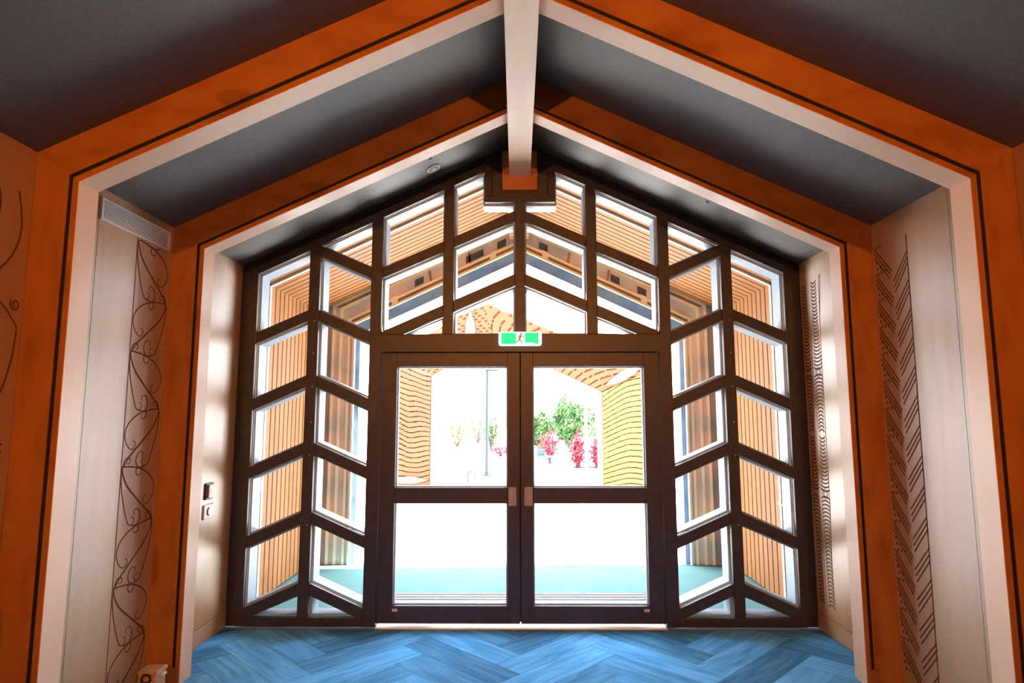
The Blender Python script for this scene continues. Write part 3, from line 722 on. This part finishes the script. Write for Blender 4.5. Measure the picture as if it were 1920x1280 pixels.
MB().cyl((x, 12.5, -.028), (x, 12.5, .03), .11, 14).build('base_plate', STEEL, R); MB().cyl((x, 12.5, .031), (x, 12.5, 2.85), .052, 12, .035).build('pole', STEEL, R)
MB().box(x-.05, x+.30, 12.44, 12.56, 2.851, 2.90).build('lamp_head', STEEL, R, bevel=.01)
x = wx(884, 15.8)
R = root('cycle_hoop', (x, 10.8, -.03), 'small dark metal hoop low on the sunny paving', 'cycle hoop')
MB().tube([(x-.09, 10.8, -.03)]+[(x-.09*math.cos(a), 10.8, .15+.09*math.sin(a)) for a in [math.pi*i/10 for i in range(11)]]+[(x+.09, 10.8, -.03)], .018, 8).build('hoop', STEEL, R, smooth=True)
x = wx(1020, 21)
R = root('forecourt_bench', (x, 16, -.03), 'small blue-grey bench far out on the bright forecourt', 'bench')
BB = mat('bench_blue', (.04,.065,.12), .6)
MB().box(x-.28, x+.28, 15.85, 16.15, .24, .30).build('seat', BB, R); MB().box(x-.25, x-.20, 15.87, 16.13, -.03, .239).build('leg', BB, R); MB().box(x+.20, x+.25, 15.87, 16.13, -.03, .239).build('leg', BB, R)
MB().box(x-.27, x+.0, 16.11, 16.149, .301, .52).build('backrest', BB, R)
x = 2.55
R = root('white_planter', (x, 4.6, -.03), 'white box planter outside the right side panes', 'planter')
MB().box(x-.6, x+.6, 4.2, 4.25, -.03, .48).build('front_panel', WHITE, R); MB().box(x-.6, x+.6, 4.95, 5.0, -.03, .48).build('rear_panel', WHITE, R)
MB().box(x-.6, x-.55, 4.2505, 4.9495, -.03, .48).build('end_panel', WHITE, R); MB().box(x+.55, x+.6, 4.2505, 4.9495, -.03, .48).build('end_panel', WHITE, R); MB().box(x-.549, x+.549, 4.2505, 4.9495, .36, .40).build('soil', BARK, R)
# ------------------------------------------------------------------ warm fill lamps added unseen behind the viewer to light the frame fronts
def spotlight(x, y, aim, label):
    R = root('added_fill_spot', (x, y, 3.0), label, 'spotlight', 'added warm fill lamps behind the viewer')
    d = (Vector(aim)-Vector((x, y, 2.92))).normalized(); p = Vector((x, y, 2.92))
    MB().cyl((x, y, 3.0), (x, y, zc(x)-.002), .012, 10).build('stem', BLACKP, R)
    MB().cyl(p-d*.11, p+d*.09, .05, 18, .055).build('lamp_body', BLACKP, R)
    MB().cyl(p+d*.0905, p+d*.094, .045, 18).build('lens', mat('warm_lens', (1,.8,.5), .4, emit=WARM, es=6), R)
    ld = bpy.data.lights.new('spot_lamp', 'SPOT'); ld.energy = SPOT_W; ld.color = WARM; ld.spot_size = math.radians(72); ld.spot_blend = .6; ld.shadow_soft_size = .05
    lo = bpy.data.objects.new('spot_lamp', ld); COL.objects.link(lo); lo.parent = R
    lo.location = (p+d*.11)-Vector(R['base']); lo.rotation_euler = d.to_track_quat('-Z', 'Y').to_euler()
spotlight(-1.0, -7.2, (-.6, -1.5, 2.0), 'left warm fill lamp added out of view behind the viewer')
spotlight(1.0, -7.2, (.6, -1.5, 2.0), 'right warm fill lamp added out of view behind the viewer')
for o in list(S.objects):
    if 'base' in o: del o['base']
